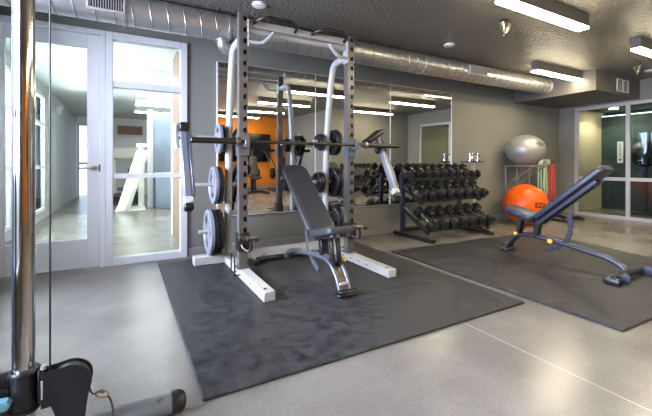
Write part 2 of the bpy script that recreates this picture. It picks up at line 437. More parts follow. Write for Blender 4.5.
MB().box((.55, 8.84, .78), (.91, 9.18, .81), .004).build('top', M_white, t)
MB().box((.58, 8.835, .05), (.88, 8.85, .74), .004).build('door', M_bluegrey, t)

# ------------------------------------------------------------------ mirrors (three panels, leaning very slightly forward)
ML = [.885, 2.12, 3.345, 4.60]; mz0, mz1 = .42, 2.15
for k in range(3):
    x0, x1 = ML[k]+.002, ML[k+1]-.002
    t = thing('wall_mirror', ('left', 'middle', 'right')[k]+' panel of the wall mirror, '+('behind the squat rack', 'behind the right rack upright', 'behind the dumbbell rack')[k], 'mirror', ((x0+x1)/2, YW, mz0), 'wall mirror panels')
    lean = .018
    def yy(z, off): return YW-.012-off-(z-mz0)/(mz1-mz0)*lean
    b = MB(); bm = b.bm
    v = [bm.verts.new(p) for p in ((x0, yy(mz0, .003), mz0), (x1, yy(mz0, .003), mz0), (x1, yy(mz1, .003), mz1), (x0, yy(mz1, .003), mz1),
                                   (x0, yy(mz0, -.003), mz0), (x1, yy(mz0, -.003), mz0), (x1, yy(mz1, -.003), mz1), (x0, yy(mz1, -.003), mz1))]
    for q in ((0, 1, 2, 3), (7, 6, 5, 4), (0, 4, 5, 1), (1, 5, 6, 2), (2, 6, 7, 3), (3, 7, 4, 0)): bm.faces.new([v[i] for i in q])
    b.build('glass', M_mirror, t, smooth=False)
    b = MB(); b.box((x0, YW-.011, mz0-.012), (x1, YW-.0005, mz1)); b.build('backing', M_alu, t)
    b = MB(); b.box((x0, YW-.022, mz0-.014), (x1, YW-.0005, mz0-.001), .002); b.build('bottom_channel', M_alu, t)
    b = MB(); b.box((x0, YW-.038, mz1), (x1, YW-.0005, mz1+.009), .002); b.build('top_channel', M_alu, t)
    b = MB(); b.box((x0-.008 if k else x0-.012, YW-.034, mz0), (x0, YW-.0005, mz1), .001); 
    if k == 2: b.box((x1, YW-.034, mz0), (x1+.014, YW-.0005, mz1), .001)
    b.build('edge_strip', M_white, t)

# ------------------------------------------------------------------ spiral duct
DY, DZ, DR = 3.55, 2.336, .130
t = thing('spiral_duct', 'round galvanised spiral air duct running along the ceiling before the mirror wall', 'duct', (2.5, DY, DZ))
MB().tube([(XL+.01, DY, DZ), (6.3, DY, DZ)], DR, 40).build('pipe', M_galv, t)
pts = []; turns = 54
for i in range(turns*20+1):
    a = 2*PI*i/20; pts.append((XL+.05+(7.55)*i/(turns*20), DY+math.cos(a)*(DR+.001), DZ+math.sin(a)*(DR+.001)))
MB().tube(pts, .0050, 6).build('spiral_seam', M_seam, t)
for xx in (-.02, .86, 2.2, 3.4, 4.85, 6.27):
    b = MB(); b.lathe([(DR+.001, -.014), (DR+.007, -.012), (DR+.007, .012), (DR+.001, .014)], (xx, DY, DZ), (1, 0, 0), 40, False); b.build('joint_ring', M_galv, t)
for xx in (1.55, 2.75, 3.95, 5.2):
    b = MB(); b.tube([(xx, DY-.1, DZ+DR*.70), (xx, DY-.1, ZC)], .004, 8); b.box((xx-.012, DY-.115, ZC-.02), (xx+.012, DY-.085, ZC)); b.build('hanger_wire', M_steel, t)
for (xa, xb, ang) in ((-.27, -.03, .15), (4.22, 4.56, .0)):
    c = Vector((0, -math.cos(ang), -math.sin(ang))); u = Vector((1, 0, 0)); v = Vector((0, -math.sin(ang), math.cos(ang)))
    fr = MB(); o = Vector((xa, DY, DZ))+c*(DR-.03)
    L_ = xb-xa
    M = MM(u, v, c, o)
    fr.box((-.015, -.065, 0), (L_+.015, -.05, .05), .002, M); fr.box((-.015, .05, 0), (L_+.015, .065, .05), .002, M)
    fr.box((-.015, -.05, 0), (0, .05, .05), .002, M); fr.box((L_, -.05, 0), (L_+.015, .05, .05), .002, M)
    g = fr.build('register', M_alu, t)
    sl = MB(); sl.box((0, -.05, .030), (L_, .05, .034), 0, M)
    nn = int(L_/.018)
    sl.build('register_backing', M_blackmat, g)
    sl = MB()
    for q in range(nn): sl.box((.006+q*.018, -.05, .034), (.012+q*.018, .05, .046), 0, M)
    sl.build('louvre', M_alu, g)
b = MB(); px = .82
b.tube(smoothpath([(px, DY, DZ-.09), (px, DY, DZ-.14), (px+.01, DY+.005, DZ-.17), (px+.045, DY+.02, DZ-.19), (px+.075, DY+.035, DZ-.195)], 5), .062, 24)
b.lathe([(.074, 0), (.074, .02)], (px, DY, DZ-.14), (0, 0, 1), 24); b.build('branch_pipe', M_galv, t)
b = MB(); b.lathe([(.055, 0), (.055, .001)], (px+.0755, DY+.0352, DZ-.195), (.9, .42, -.1), 24); b.build('branch_opening', M_blackmat, t)

# ------------------------------------------------------------------ ceiling fittings
def disc(x, y, lab, r=.062):
    t = thing('smoke_detector', lab, 'smoke detector', (x, y, ZC-.04), 'round ceiling detectors')
    MB().lathe([(r*1.08, 0), (r*1.08, .012)], (x, y, ZC-.012), (0, 0, 1), 30).build('base_ring', M_white, t)
    MB().lathe([(0, -.026), (r*.6, -.025), (r*.95, -.020), (r, -.012)], (x, y, ZC), (0, 0, 1), 30).build('cover', M_white, t)
disc(1.06, 3.17, 'white round ceiling detector above the left rack upright')
disc(3.45, 3.10, 'white round ceiling detector above the duct, in the middle of the ceiling', .06)
disc(7.15, 2.43, 'white round ceiling detector cut off at the right edge of the view')
def twin(x, y, lab):
    t = thing('ceiling_spot_fitting', lab, 'light', (x, y, ZC-.12), 'twin-head ceiling fittings')
    MB().lathe([(.045, 0), (.045, .02)], (x, y, ZC-.02), (0, 0, 1), 20).build('canopy', M_darksteel, t)
    MB().cyl((x, y, ZC-.14), (x, y, ZC-.02), .009, 10).build('stem', M_darksteel, t)
    for s_ in (-1, 1):
        MB().lathe([(.014, 0), (.026, .03), (.040, .10), (.034, .10), (.0, .06)], (x+s_*.018, y, ZC-.13), (s_*.38, 0, 1), 18, False).build('lamp_head', M_steel, t)
    MB().lathe([(0, -.03), (.012, -.022), (.018, 0), (.018, .02)], (x, y, ZC-.15), (0, 0, 1), 14).build('tip', M_black, t)
twin(3.36, 2.31, 'metal twin-cone ceiling fitting left of the nearest ceiling light')
twin(6.5, 2.36, 'metal twin-cone ceiling fitting below the light at the right edge')
t = thing('wall_vent', 'small white vent grille on the dark soffit face', 'vent', (7.16, 2.79, 2.3))
b = MB(); b.box((6.96, 2.778, 2.19), (7.36, 2.79, 2.205), .002); b.box((6.96, 2.778, 2.385), (7.36, 2.79, 2.40), .002); b.box((6.96, 2.778, 2.205), (6.98, 2.79, 2.385)); b.box((7.34, 2.778, 2.205), (7.36, 2.79, 2.385)); b.box((7.15, 2.778, 2.205), (7.17, 2.79, 2.385)); b.build('frame', M_white, t)
b = MB()
for q in range(9): b.box((6.98, 2.78, 2.212+q*.019), (7.34, 2.79, 2.222+q*.019))
b.build('louvre', M_alu, t)

# ------------------------------------------------------------------ mats
def matobj(poly, lab):
    b = MB(); b.prism(poly, Matrix.Translation((0, 0, .001)), .017, .006, 1)
    cx = sum(p[0] for p in poly)/len(poly); cy = sum(p[1] for p in poly)/len(poly)
    tag(b.build('rubber_mat', M_mat, None, (cx, cy, 0)), lab, 'mat', 'black rubber floor mats')
matobj([(.268, 3.93), (.276, 1.56), (2.49, 1.55), (2.52, 3.36), (2.52, 3.93)], 'dark rubber floor mat under the squat rack')
matobj([(2.625, 3.20), (2.575, 1.0), (4.62, .95), (5.07, 2.45), (5.1, 3.1)], 'dark rubber floor mat under the right-hand incline bench')

# ------------------------------------------------------------------ power rack
t = rack = thing('squat_rack', 'half squat rack with cream feet and grey drilled uprights', 'squat rack', (1.45, 3.2, .018))
zf = .018
XU = (.89, 2.01); YU = 3.13
for i, x in enumerate(XU):
    b = MB(); b.box((x-.045, 2.43, zf), (x+.045, 3.62, zf+.072), .006); ft = b.build('foot', M_cream, t)
    q = MB(); q.lathe([(.012, 0), (.012, .004)], (x-.01, 2.50, zf+.072), (0, 0, 1), 12); 
    for k in range(4): q.lathe([(.008, 0), (.008, .004)], (x-.045, 2.75+.14*k, zf+.04), (-1, 0, 0), 8)
    q.build('bolt', M_darksteel, ft)
    # drilled upright
    z0, z1 = zf+.072, (2.335, 2.312)[i]; hw = .0375; y0, y1 = YU-hw, YU+hw
    b = MB(); b.box((x-hw, y0, z0), (x-hw+.006, y1, z1)); b.box((x+hw-.006, y0, z0), (x+hw, y1, z1)); b.box((x-hw+.006, y1-.006, z0), (x+hw-.006, y1, z1))
    b.box((x-hw+.006, y0, z0), (x-.002, y0+.005, z1)); b.box((x+.029, y0, z0), (x+hw-.006, y0+.005, z1))
    zz = z0; step = .098; k = 0
    while True:
        hz = .30+k*step
        if hz+.05 > z1: break
        b.box((x-.002, y0, zz), (x+.029, y0+.005, hz)); zz = hz+.042; k += 1
    b.box((x-.002, y0, zz), (x+.029, y0+.005, z1)); b.box((x-hw, y0, z1), (x+hw, y1, z1+.004))
    b.box((x-.06, y0-.03, z0), (x+.06, y1+.03, z0+.006), .002)
    b.build('upright', M_rack, t)
    # rear tube
    pts = smoothpath([(x, 3.64, zf+.09), (x, 3.63, .6), (x, 3.61, 1.2), (x, 3.54, 1.72), (x, 3.485, 1.98), (x, 3.445, 2.08), (x, 3.36, 2.115), (x, 3.17, 2.115)], 5)
    MB().tube(pts, .035, 20).build('rear_tube', M_whitetube, t)
    s_ = 1 if i == 0 else -1
    b = MB(); b.box((x+s_*.038, YU-.05, 2.04), (x+s_*.046, YU+.05, 2.28), .002); b.build('bracket_plate', M_whitetube, t)
    b = MB(); b.tube(smoothpath([(x+s_*.045, YU-.03, 2.085), (x+s_*.15, YU-.05, 2.085), (x+s_*.20, YU-.06, 2.11), (x+s_*.27, YU-.06, 2.19)], 4), .017, 12); b.build('angled_grip', M_whitetube, t)
b = MB(); b.tube([(.935, YU, 2.19), (1.965, YU, 2.19)], .024, 16); b.build('pull_up_bar', M_whitetube, t)
b = MB(); b.box((.93, YU+.0, 2.232), (1.97, YU+.036, 2.297), .004); b.build('cross_beam', M_cream, t)
for xa, xb in ((1.0, 1.40), (1.58, 1.95)):
    b = MB(); b.tube(smoothpath([(xa, YU+.0, 2.27), (xa+.02, YU-.08, 2.280), (xa+.10, YU-.13, 2.29), (xb-.10, YU-.13, 2.29), (xb-.02, YU-.08, 2.275), (xb, YU+.0, 2.26)], 5), .014, 12); g = b.build('curved_grip', M_darksteel, t)
    b = MB(); b.tube([(xa+.09, YU-.13, 2.29), (xb-.09, YU-.13, 2.29)], .019, 14); b.build('grip_sleeve', M_black, g)
b = MB(); b.box((.56, 3.62, zf), (2.34, 3.72, zf+.085), .006); rc = b.build('rear_cross_foot', M_cream, t)
b = MB()
for xx in (.6, 2.3): b.box((xx-.02, 3.64, zf-.0005), (xx+.05, 3.70, zf+.001))
b.build('rubber_pad', M_black, rc)
b = MB(); b.tube([(.80, 3.05, zf+.02), (.80, 3.05, .20), (.80, 3.16, .21), (.80, 3.16, zf+.03)], .006, 8); b.tube([(.80, 3.05, zf+.03), (.845, 3.05, zf+.03)], .006, 8); b.tube([(.80, 3.16, zf+.03), (.845, 3.16, zf+.03)], .006, 8); b.build('band_loop', M_black, t)
# storage pegs (plates slide onto them)
def ytube(z): return 3.64-.03*min(1, z/1.2)
PEG = [(.34, .19), (.80, .24), (1.26, .20)]
for i, x in enumerate(XU):
    for z, L_ in PEG:
        s_ = -1 if i == 0 else 1
        b = MB(); b.tube([(x, ytube(z), z), (x+s_*(.035+L_+.06), ytube(z), z)], .019, 16)
        b.lathe([(.019, 0), (.021, .003), (.021, .010), (.012, .013)], (x+s_*(.035+L_+.05), ytube(z), z), (s_, 0, 0), 16)
        b.build('storage_peg', M_alu, t)
        if z > .5:
            b = MB(); b.tube([(x, ytube(z), z), (x-s_*.17, ytube(z), z)], .019, 16); b.build('storage_peg', M_alu, t)
# j cups carrying the bar and low spotter hooks
BZ = 1.195; BY = YU-.115
for x in XU:
    b = MB(); b.box((x-.048, YU-.055, BZ-.12), (x-.040, YU+.04, BZ+.07), .002); b.box((x+.040, YU-.055, BZ-.12), (x+.048, YU+.04, BZ+.07), .002); b.box((x-.048, YU-.063, BZ-.12), (x+.048, YU-.047, BZ+.07), .002)
    b.box((x-.02, BY-.04, BZ-.05), (x+.02, YU-.06, BZ-.018), .003); b.box((x-.02, BY-.052, BZ-.05), (x+.02, BY-.034, BZ+.025), .003)
    b.build('bar_cup', M_benchsilver, t)
    b = MB(); b.box((x-.048, YU-.06, .24), (x-.04, YU+.045, .40), .002); b.box((x+.040, YU-.06, .24), (x+.048, YU+.045, .40), .002); b.box((x-.048, YU-.065, .24), (x+.048, YU-.045, .40), .002)
    b.beam((x-.02, YU-.05, .375), (x+.02, YU-.17, .36), .05, .03); b.box((x-.02, YU-.22, .365), (x+.08, YU-.12, .38), .004)
    b.beam((x+.06, YU-.215, .378), (x+.06, YU-.215, .350), .04, .012)
    b.tube(smoothpath([(x+.03, YU-.15, .35), (x+.035, YU-.15, .29), (x+.02, YU-.13, .255), (x-.01, YU-.09, .27), (x-.02, YU-.06, .30)], 4), .014, 10)
    b.build('spotter_hook', M_darksteel, t)
# lever arms at both ends of the bar, carried on a pivot tube behind it
for i, x in enumerate((.40, 2.39)):
    s_ = -1 if i == 0 else 1
    b = MB(); b.tube([(XU[i]+s_*.04, YU, BZ+.02), (x+s_*.04, YU-.0, BZ+.02)], .012, 12); b.build('pivot_tube', M_darksteel, t)
    b = MB(); b.beam((x, YU+.02, 1.29), (x, 2.86, .74), .052, .055, .006); arm = b.build('lever_arm', M_arm, t)
    b = MB(); b.beam((x+.04, YU+.0, 1.28), (x+.045, 2.86, .76), .02, .03, .004); b.build('side_rail', M_benchsilver, arm)
    b = MB(); b.beam((x, 2.86, .745), (x, 2.83, .70), .068, .068, .006); b.build('ferrule', M_cream, arm)
    b = MB(); b.beam((x, 2.832, .703), (x, 2.808, .66), .066, .07, .008); b.build('rubber_tip', M_black, arm)
    if i == 0:
        b = MB(); b.box((x-.03, YU-.03, 1.27), (x+.04, YU+.10, 1.345), .008); b.build('pivot_block', M_black, arm)
        b = MB(); b.tube(smoothpath([(x-.045, YU+.02, 1.33), (x-.055, YU+.0, 1.27), (x-.055, YU-.02, 1.20), (x-.045, YU-.03, 1.13)], 4), .009, 8, squash=2.2); b.build('latch_plate', M_alu, arm)
    else:
        M = Matrix.Translation((x-.04, YU+.0, 1.315)) @ Matrix.Rotation(math.radians(-32), 4, 'Y')
        b = MB(); b.box((-.15, -.07, -.025), (.09, .07, .025), .018, M, 2); b.build('pad', M_black, arm)
        b = MB(); b.lathe([(.03, -.02), (.045, 0), (.03, .02)], (x-.05, YU-.06, 1.15), (0, 1, 0), 18); b.build('pivot_block', M_black, arm)

# barbell
t = thing('barbell', 'long steel barbell racked across the squat rack', 'barbell', (1.50, BY, BZ))
xa, xb = .825, 2.135
MB().cyl((xa, BY, BZ), (xb, BY, BZ), .014, 18).build('shaft', M_darksteel, t)
for s_, x0, x1 in ((-1, xa, .44), (1, xb, 2.57)):
    MB().lathe([(.016, 0), (.025, .002), (.025, abs(x1-x0)-.004), (.02, abs(x1-x0))], (x0, BY, BZ), (s_, 0, 0), 24).build('sleeve', M_darksteel, t)
    MB().lathe([(.016, -.012), (.036, -.01), (.036, .018), (.027, .022)], (x0, BY, BZ), (s_, 0, 0), 24).build('collar', M_steel, t)

# weight plates
def plate_mesh(R, th, slots=True, name='weight_plate'):
    """disc with raised rim, hub bore and grip slots; axis X, centred at origin"""
    b = MB(); bm = b.bm; seg = 36; rb = .026
    rad = [rb, rb+.012, rb+.028, R*.42, R*.44, R*.72, R*.78, R*.82, R*.97, R]
    thk = [.9, 1.0, .9, .55, .5, .5, .5, 1.0, 1.0, .8]
    hole = set()
    if slots:
        for k in range(seg):
            if (k % 12) in (0, 1, 2, 3, 4): hole.add((4, k))
    V = {}
    for sd in (-1, 1):
        for i, r_ in enumerate(rad):
            for k in range(seg):
                a = 2*PI*k/seg
                V[sd, i, k] = bm.verts.new((sd*th/2*thk[i], r_*math.cos(a), r_*math.sin(a)))
    F = lambda i, k: not (i < 0 or i >= len(rad)-1 or (i, k % seg) in hole)
    for i in range(len(rad)-1):
        for k in range(seg):
            if not F(i, k): continue
            k2 = (k+1) % seg
            for sd in (-1, 1): bm.faces.new((V[sd, i, k], V[sd, i+1, k], V[sd, i+1, k2], V[sd, i, k2]))
            if not F(i-1, k): bm.faces.new((V[-1, i, k], V[-1, i, k2], V[1, i, k2], V[1, i, k]))
            if not F(i+1, k): bm.faces.new((V[-1, i+1, k], V[-1, i+1, k2], V[1, i+1, k2], V[1, i+1, k]))
            if not F(i, k-1): bm.faces.new((V[-1, i, k], V[-1, i+1, k], V[1, i+1, k], V[1, i, k]))
            if not F(i, k+1): bm.faces.new((V[-1, i, k2], V[-1, i+1, k2], V[1, i+1, k2], V[1, i, k2]))
    return b
pc = {}
def plate(x, z, R, th, m, lab, rot=.3):
    key = (round(R, 3), th, m.name)
    if key not in pc:
        o = plate_mesh(R, th).build('weight_plate', m); pc[key] = o
    else:
        o = pc[key].copy(); COL.objects.link(o)
    # the bore hangs on the peg
    o.location = (x, ytube(z), z-.006); o.rotation_euler = (rot, 0, 0)
    tag(o, lab, 'weight plate', 'weight plates stored on the squat rack')
P = plate
P(.700, .34, .222, .036, M_plate, 'large slotted grey plate, outermost on the lowest left peg', .5)
P(.745, .34, .222, .036, M_plated, 'large dark plate, middle one on the lowest left peg', 1.3)
P(.790, .34, .222, .036, M_plated, 'large dark plate, innermost on the lowest left peg', 2.0)
P(.745, .80, .185, .036, M_plate, 'slotted grey plate facing left on the middle left peg', .2)
P(.790, .80, .185, .036, M_plated, 'dark plate behind the grey one on the middle left peg', 1.1)
P(.790, 1.26, .148, .028, M_plate, 'slotted grey plate on the top left peg beside the bar sleeve', .9)
P(.825, 1.26, .135, .022, M_plated, 'small dark plate next to the left rear tube, top peg', .4)
P(.965, 1.26, .105, .022, M_plated, 'small dark plate on the inner side of the left rear tube', .4)
P(2.085, 1.26, .145, .032, M_plated, 'dark plate on the top right peg, nearest the tube', .7)
P(2.125, 1.26, .150, .028, M_plated, 'dark plate on the top right peg, outer one', 1.9)
P(1.935, 1.26, .100, .024, M_plated, 'small round dark plate inside the right tube, nearer the tube, upper peg', .7)
P(1.900, 1.26, .085, .024, M_plated, 'small round dark plate inside the right tube, farther from it, upper peg', 1.4)
P(2.085, .80, .172, .036, M_plated, 'dark plate on the middle right peg, nearest the tube', .2)
P(2.130, .80, .172, .036, M_plated, 'dark plate on the middle right peg, outer one', 1.4)
P(1.930, .80, .122, .030, M_plated, 'round black plate inside the right tube, nearer the tube, middle peg', .2)
P(1.893, .80, .115, .026, M_plated, 'round black plate left of the right tube, farther from it, middle peg', 1.0)
P(2.085, .34, .205, .036, M_plated, 'large dark slotted plate on the lowest right peg', .9)
P(2.130, .34, .205, .036, M_plated, 'large dark plate, outermost on the lowest right peg', .1)

# ------------------------------------------------------------------ incline bench (front foot at y=0, reclining towards +y)
def make_bench(mf, mside, lab):
    t = thing('incline_bench', lab, 'bench', (0, 0, 0), 'adjustable incline benches')
    b = MB(); P_ = smoothpath([(0, .03, .045), (0, .07, .12), (0, .15, .195), (0, .25, .225), (0, .36, .222), (0, .62, .195), (0, .90, .155), (0, 1.03, .125), (0, 1.10, .085), (0, 1.13, .05)], 4)
    b.tube([(p.x, p.y, p.z-.004) for p in P_[11:]], .036, 18, squash=.72); b.build('main_beam', mf, t)
    b = MB()
    for s_ in (-1, 1): b.tube([(p.x+s_*.045, p.y, p.z) for p in P_[:17]], .014, 12)
    lg = b.build('front_leg', mf, t)
    b = MB(); bm = b.bm; q = P_[:15]
    A = [(bm.verts.new((-.042, p.y+.004, p.z)), bm.verts.new((.042, p.y+.004, p.z)), bm.verts.new((.042, p.y+.014, p.z-.008)), bm.verts.new((-.042, p.y+.014, p.z-.008))) for p in q]
    for a_, c_ in zip(A, A[1:]):
        for k in range(4): bm.faces.new((a_[k], a_[(k+1) % 4], c_[(k+1) % 4], c_[k]))
    bm.faces.new(A[0]); bm.faces.new(A[-1][::-1]); b.build('leg_plate', M_darksteel, lg)
    b = MB(); b.beam((-.045, .034, .085), (.045, .034, .085), .03, .018, .004); b.build('label_band', M_alu, lg)
    b = MB(); b.box((-.08, -.03, .004), (.08, .06, .026), .006); b.build('foot_plate', M_black, t)
    b = MB(); b.tube(smoothpath([(-.075, .04, .02), (-.08, .0, .045), (-.075, -.05, .055), (0, -.062, .056), (.075, -.05, .055), (.08, 0, .045), (.075, .04, .02)], 4), .008, 10); b.build('foot_loop', M_darksteel, t)
    b = MB(); b.tube([(-.31, 1.15, .045), (.31, 1.15, .045)], .028, 16); rf = b.build('rear_foot', M_black, t)
    for s_ in (-1, 1):
        b = MB(); b.box((s_*.33-.035, 1.10, .0), (s_*.33+.035, 1.22, .05), .016, None, 2); g = b.build('end_pad', M_black, rf)
        b = MB(); b.lathe([(.012, 0), (.012, .004)], (s_*.33-.01, 1.13, .05), (0, 0, 1), 10); b.lathe([(.012, 0), (.012, .004)], (s_*.33+.01, 1.19, .05), (0, 0, 1), 10); b.build('bolt', M_steel, g)
        b = MB(); b.lathe([(.01, -.02), (.038, -.018), (.042, -.01), (.042, .01), (.038, .018), (.01, .02)], (s_*.22, 1.205, .042), (1, 0, 0), 24); b.build('wheel', mf, rf)
    # seat assembly
    b = MB(); b.beam((-.03, .15, .20), (-.03, .19, .43), .025, .04, .003); b.beam((.03, .15, .20), (.03, .19, .43), .025, .04, .003); b.build('seat_post', M_darksteel, t)
    b = MB(); b.beam((0, .34, .21), (0, .37, .38), .07, .05, .004); b.lathe([(.03, -.06), (.03, .06)], (0, .375, .385), (1, 0, 0), 18); b.build('pivot_post', M_black, t)
    th = math.atan2(.40-.475, .37-.06); vdir = Vector((0, math.cos(th), math.sin(th))); nrm = Vector((0, -math.sin(th), math.cos(th)))
    b = MB(); b.prism(rrect(.25, .28, .335, .05), MM((1, 0, 0), vdir, nrm, (0, .035, .462)), .055, .018, 3); st = b.build('seat', mside, t)
    b = MB(); b.prism(rrect(.20, .22, .29, .04), MM((1, 0, 0), vdir, nrm, Vector((0, .035, .462))+vdir*.02-nrm*.022), .022, .003, 1); b.build('seat_board', M_black, st)
    b = MB(); b.beam((-.045, .05, .445), (-.045, .37, .375), .03, .03, .003); b.beam((.045, .05, .445), (.045, .37, .375), .03, .03, .003); b.build('seat_rail', mf, st)
    # back pad: from (y .41,z .42) to (y .97, z .96)
    p0 = Vector((0, .395, .40)); p1 = Vector((0, .985, .915)); d = (p1-p0); L_ = d.length; d.normalize(); nb = Vector((0, -d.z, d.y))
    b = MB(); b.prism(rrect(.27, .24, L_+.03, .05), MM((1, 0, 0), d, nb, p0), .052, .016, 3); bp_ = b.build('back_pad', mside, t)
    b = MB(); b.prism(rrect(.215, .19, L_-.03, .03), MM((1, 0, 0), d, nb, p0+d*.03+nb*.0505), .004, .0015, 1); b.build('pad_face', M_pad, bp_)
    b = MB()
    for s_ in (-1, 1): b.beam(p0+Vector((s_*.05, 0, 0))-nb*.02-d*.03, p0+Vector((s_*.05, 0, 0))+d*.68-nb*.02, .03, .04, .004)
    b.beam(p0+Vector((-.06, 0, 0))+d*.62-nb*.02, p0+Vector((.06, 0, 0))+d*.62-nb*.02, .03, .04, .003); b.build('back_frame', mf, t)
    # adjustment arc about the pivot
    b = MB(); c = Vector((0, .375, .385)); poly = []
    a0, a1 = math.radians(20), math.radians(-78); nn = 16
    outer = [(c.y+.325*math.cos(a0+(a1-a0)*k/nn), c.z+.325*math.sin(a0+(a1-a0)*k/nn)) for k in range(nn+1)]
    inner = [(c.y+.285*math.cos(a0+(a1-a0)*k/nn), c.z+.285*math.sin(a0+(a1-a0)*k/nn)) for k in range(nn+1)]
    poly = outer+inner[::-1]
    b.prism(poly, MM((0, 1, 0), (0, 0, 1), (1, 0, 0), (-.008, 0, 0)), .016, .0015, 1); arc = b.build('adjustment_arc', mf, t)
    b = MB()
    for k in range(1, 9):
        a = a0+(a1-a0)*k/9.5
        for s_ in (-1, 1): b.lathe([(.008, 0), (.008, .001)], (s_*.0082, c.y+.305*math.cos(a), c.z+.305*math.sin(a)), (s_, 0, 0), 12)
    b.build('pin_hole', M_blackmat, arc)
    b = MB(); b.lathe([(.008, 0), (.008, .03), (.018, .032), (.020, .05), (.012, .058)], (.035, .16, .225), (1, 0, 0), 16); b.build('pull_pin', M_yellow, t)
    b = MB(); b.lathe([(.008, 0), (.008, .035), (.022, .037), (.024, .058), (.012, .068)], (.02, .52, .205), (1, 0, 0), 16); b.build('lock_knob', M_yellow, t)
    return t
b1 = make_bench(M_benchsilver, M_pad, 'dark padded incline bench with silver frame inside the squat rack')
b1.location = (1.425, 2.25, .018)
b2 = make_bench(M_benchblue, M_padside, 'dark padded incline bench with slate-blue frame, on the right-hand mat')
b2.location = (3.80, 2.58, .018); b2.rotation_euler = (0, 0, PI)
for ch in b2.children:
    if ch.name.startswith('seat') and 'post' not in ch.name: pass

# ------------------------------------------------------------------ dumbbell rack
t = thing('dumbbell_rack', 'black three-tier dumbbell rack against the wall by the mirror', 'dumbbell rack', (3.92, 3.7, 0))
X0, X1 = 3.37, 4.52
TIERS = [(3.48, .215, 7), (3.60, .585, 8), (3.74, .855, 9)]     # y centre, z of shelf, count
for x in (X0, X1):
    b = MB(); b.box((x-.035, 3.27, .0), (x+.035, 4.02, .05), .006); b.build('foot', M_black, t)
    b = MB(); b.beam((x, 3.85, .04), (x, 3.87, .84), .06, .05, .004); b.build('side_post', M_navy, t)
    for (yc, zc, n_) in TIERS:
        b = MB(); b.beam((x, yc-.12, zc-.105), (x, 3.85, zc-.035+(3.85-yc)*.577), .05, .04, .003); b.build('side_arm', M_black, t)
    b = MB(); b.lathe([(.014, 0), (.014, .005)], (x, 3.31, .05), (0, 0, 1), 12); b.build('bolt', M_steel, t)
for (yc, zc, n_) in TIERS:
    b = MB(); tl = math.radians(30)
    for dy in (-.085, .085):
        b.beam((X0-.04, yc+dy, zc+dy*math.tan(tl)), (X1+.1, yc+dy, zc+dy*math.tan(tl)), .05, .022, .004)
    b.beam((X0-.04, yc-.13, zc-.06), (X1+.1, yc-.13, zc-.06), .012, .05, .002)
    b.build('shelf', M_black, t)
b = MB(); b.beam((X0, 3.86, .08), (X1, 3.86, .08), .06, .05, .004); b.build('lower_brace', M_black, t)
# dumbbell prototypes
def make_dumbbell(R, L):
    t = thing('dumbbell', '', 'dumbbell', (0, 0, 0), 'black dumbbells on the dumbbell rack')
    hl = L*.25
    for s_ in (-1, 1):
        b = MB(); b.lathe([(R*.55, 0), (R*.93, .004), (R, .012), (R, hl-.012), (R*.93, hl-.003), (R*.86, hl)], (0, s_*(L/2-hl), 0), (0, s_, 0), 12)
        hd = b.build('head', M_rubber, t, ang=28)
        b = MB(); b.lathe([(0, -.001), (R*.55, -.001), (R*.60, .002), (R*.66, .002), (R*.66, -.001)], (0, s_*L/2, 0), (0, s_, 0), 20, False)
        b.build('end_cap', M_blockgrey, hd)
    b = MB(); g = L/2-hl+.004
    b.lathe([(.021, -g), (.018, -g*.75), (.020, -g*.35), (.022, 0), (.020, g*.35), (.018, g*.75), (.021, g)], (0, 0, 0), (0, 1, 0), 14)
    for s_ in (-1, 1): b.lathe([(.027, 0), (.027, .014)], (0, s_*g*.93-.006, 0), (0, 1, 0), 14)
    b.build('handle', M_chrome, t)
    return t
ordn = ['leftmost', 'second from the left', 'third from the left', 'fourth from the left', 'fifth from the left', 'sixth from the left', 'seventh from the left', 'eighth from the left', 'ninth from the left', 'rightmost']
for ti, (yc, zc, cnt) in enumerate(TIERS):
    R = (.074, .063, .052)[ti]; L = (.37, .33, .28)[ti]
    proto = make_dumbbell(R, L)
    for k in range(cnt):
        o = proto if k == 0 else copy_tree(proto)
        x = X0+.03+(X1+.06-X0-.04)*(k+.5-.5*(ti == 0))/cnt + (.01 if ti == 0 else -.02)
        if ti == 0: x = 3.40+.185*k
        if ti == 1: x = 3.34+.176*k
        if ti == 2: x = 3.28+.155*k
        o.location = (x, yc-.5*(R+.012), zc+.866*(R+.0115)+.0)
        o.rotation_euler = (math.radians(30), 0, random.uniform(-.07, .07))
        pos = ordn[-1] if k == cnt-1 else ordn[k]
        o['label'] = ('large', 'medium', 'small')[ti]+' black dumbbell on the '+('lowest', 'middle', 'top')[ti]+' tier of the rack, '+pos
# attachment stand to the right of the rack
t = thing('attachment_stand', 'narrow upright stand with top tray at the right end of the dumbbell rack', 'stand', (4.84, 3.86, 0))
b = MB(); b.box((4.76, 3.62, 0), (4.92, 4.05, .03), .005); b.build('base', M_black, t)
b = MB(); b.box((4.815, 3.84, .03), (4.865, 3.89, 1.03), .004); b.build('post', M_alu, t)
b = MB(); b.box((4.68, 3.76, 1.03), (4.98, 3.98, 1.05), .004); b.build('tray', M_black, t)
for z in (.25, .55, .85):
    b = MB(); b.tube([(4.865, 3.865, z), (4.99, 3.865, z)], .010, 10); b.build('side_peg', M_black, t)
for k, z in enumerate((.25, .55, .85)):
    b = MB(); b.lathe([(.012, -.028), (.06, -.028), (.068, -.02), (.068, .02), (.06, .028), (.012, .028)], (4.925, 3.865, z-.0), (1, 0, 0), 18)
    tag(b.build('small_weight', M_rubber, None, (4.925, 3.865, z)), 'small black round weight on the '+('lowest', 'middle', 'highest')[k]+' peg of the attachment stand', 'weight', 'small weights on the stand')
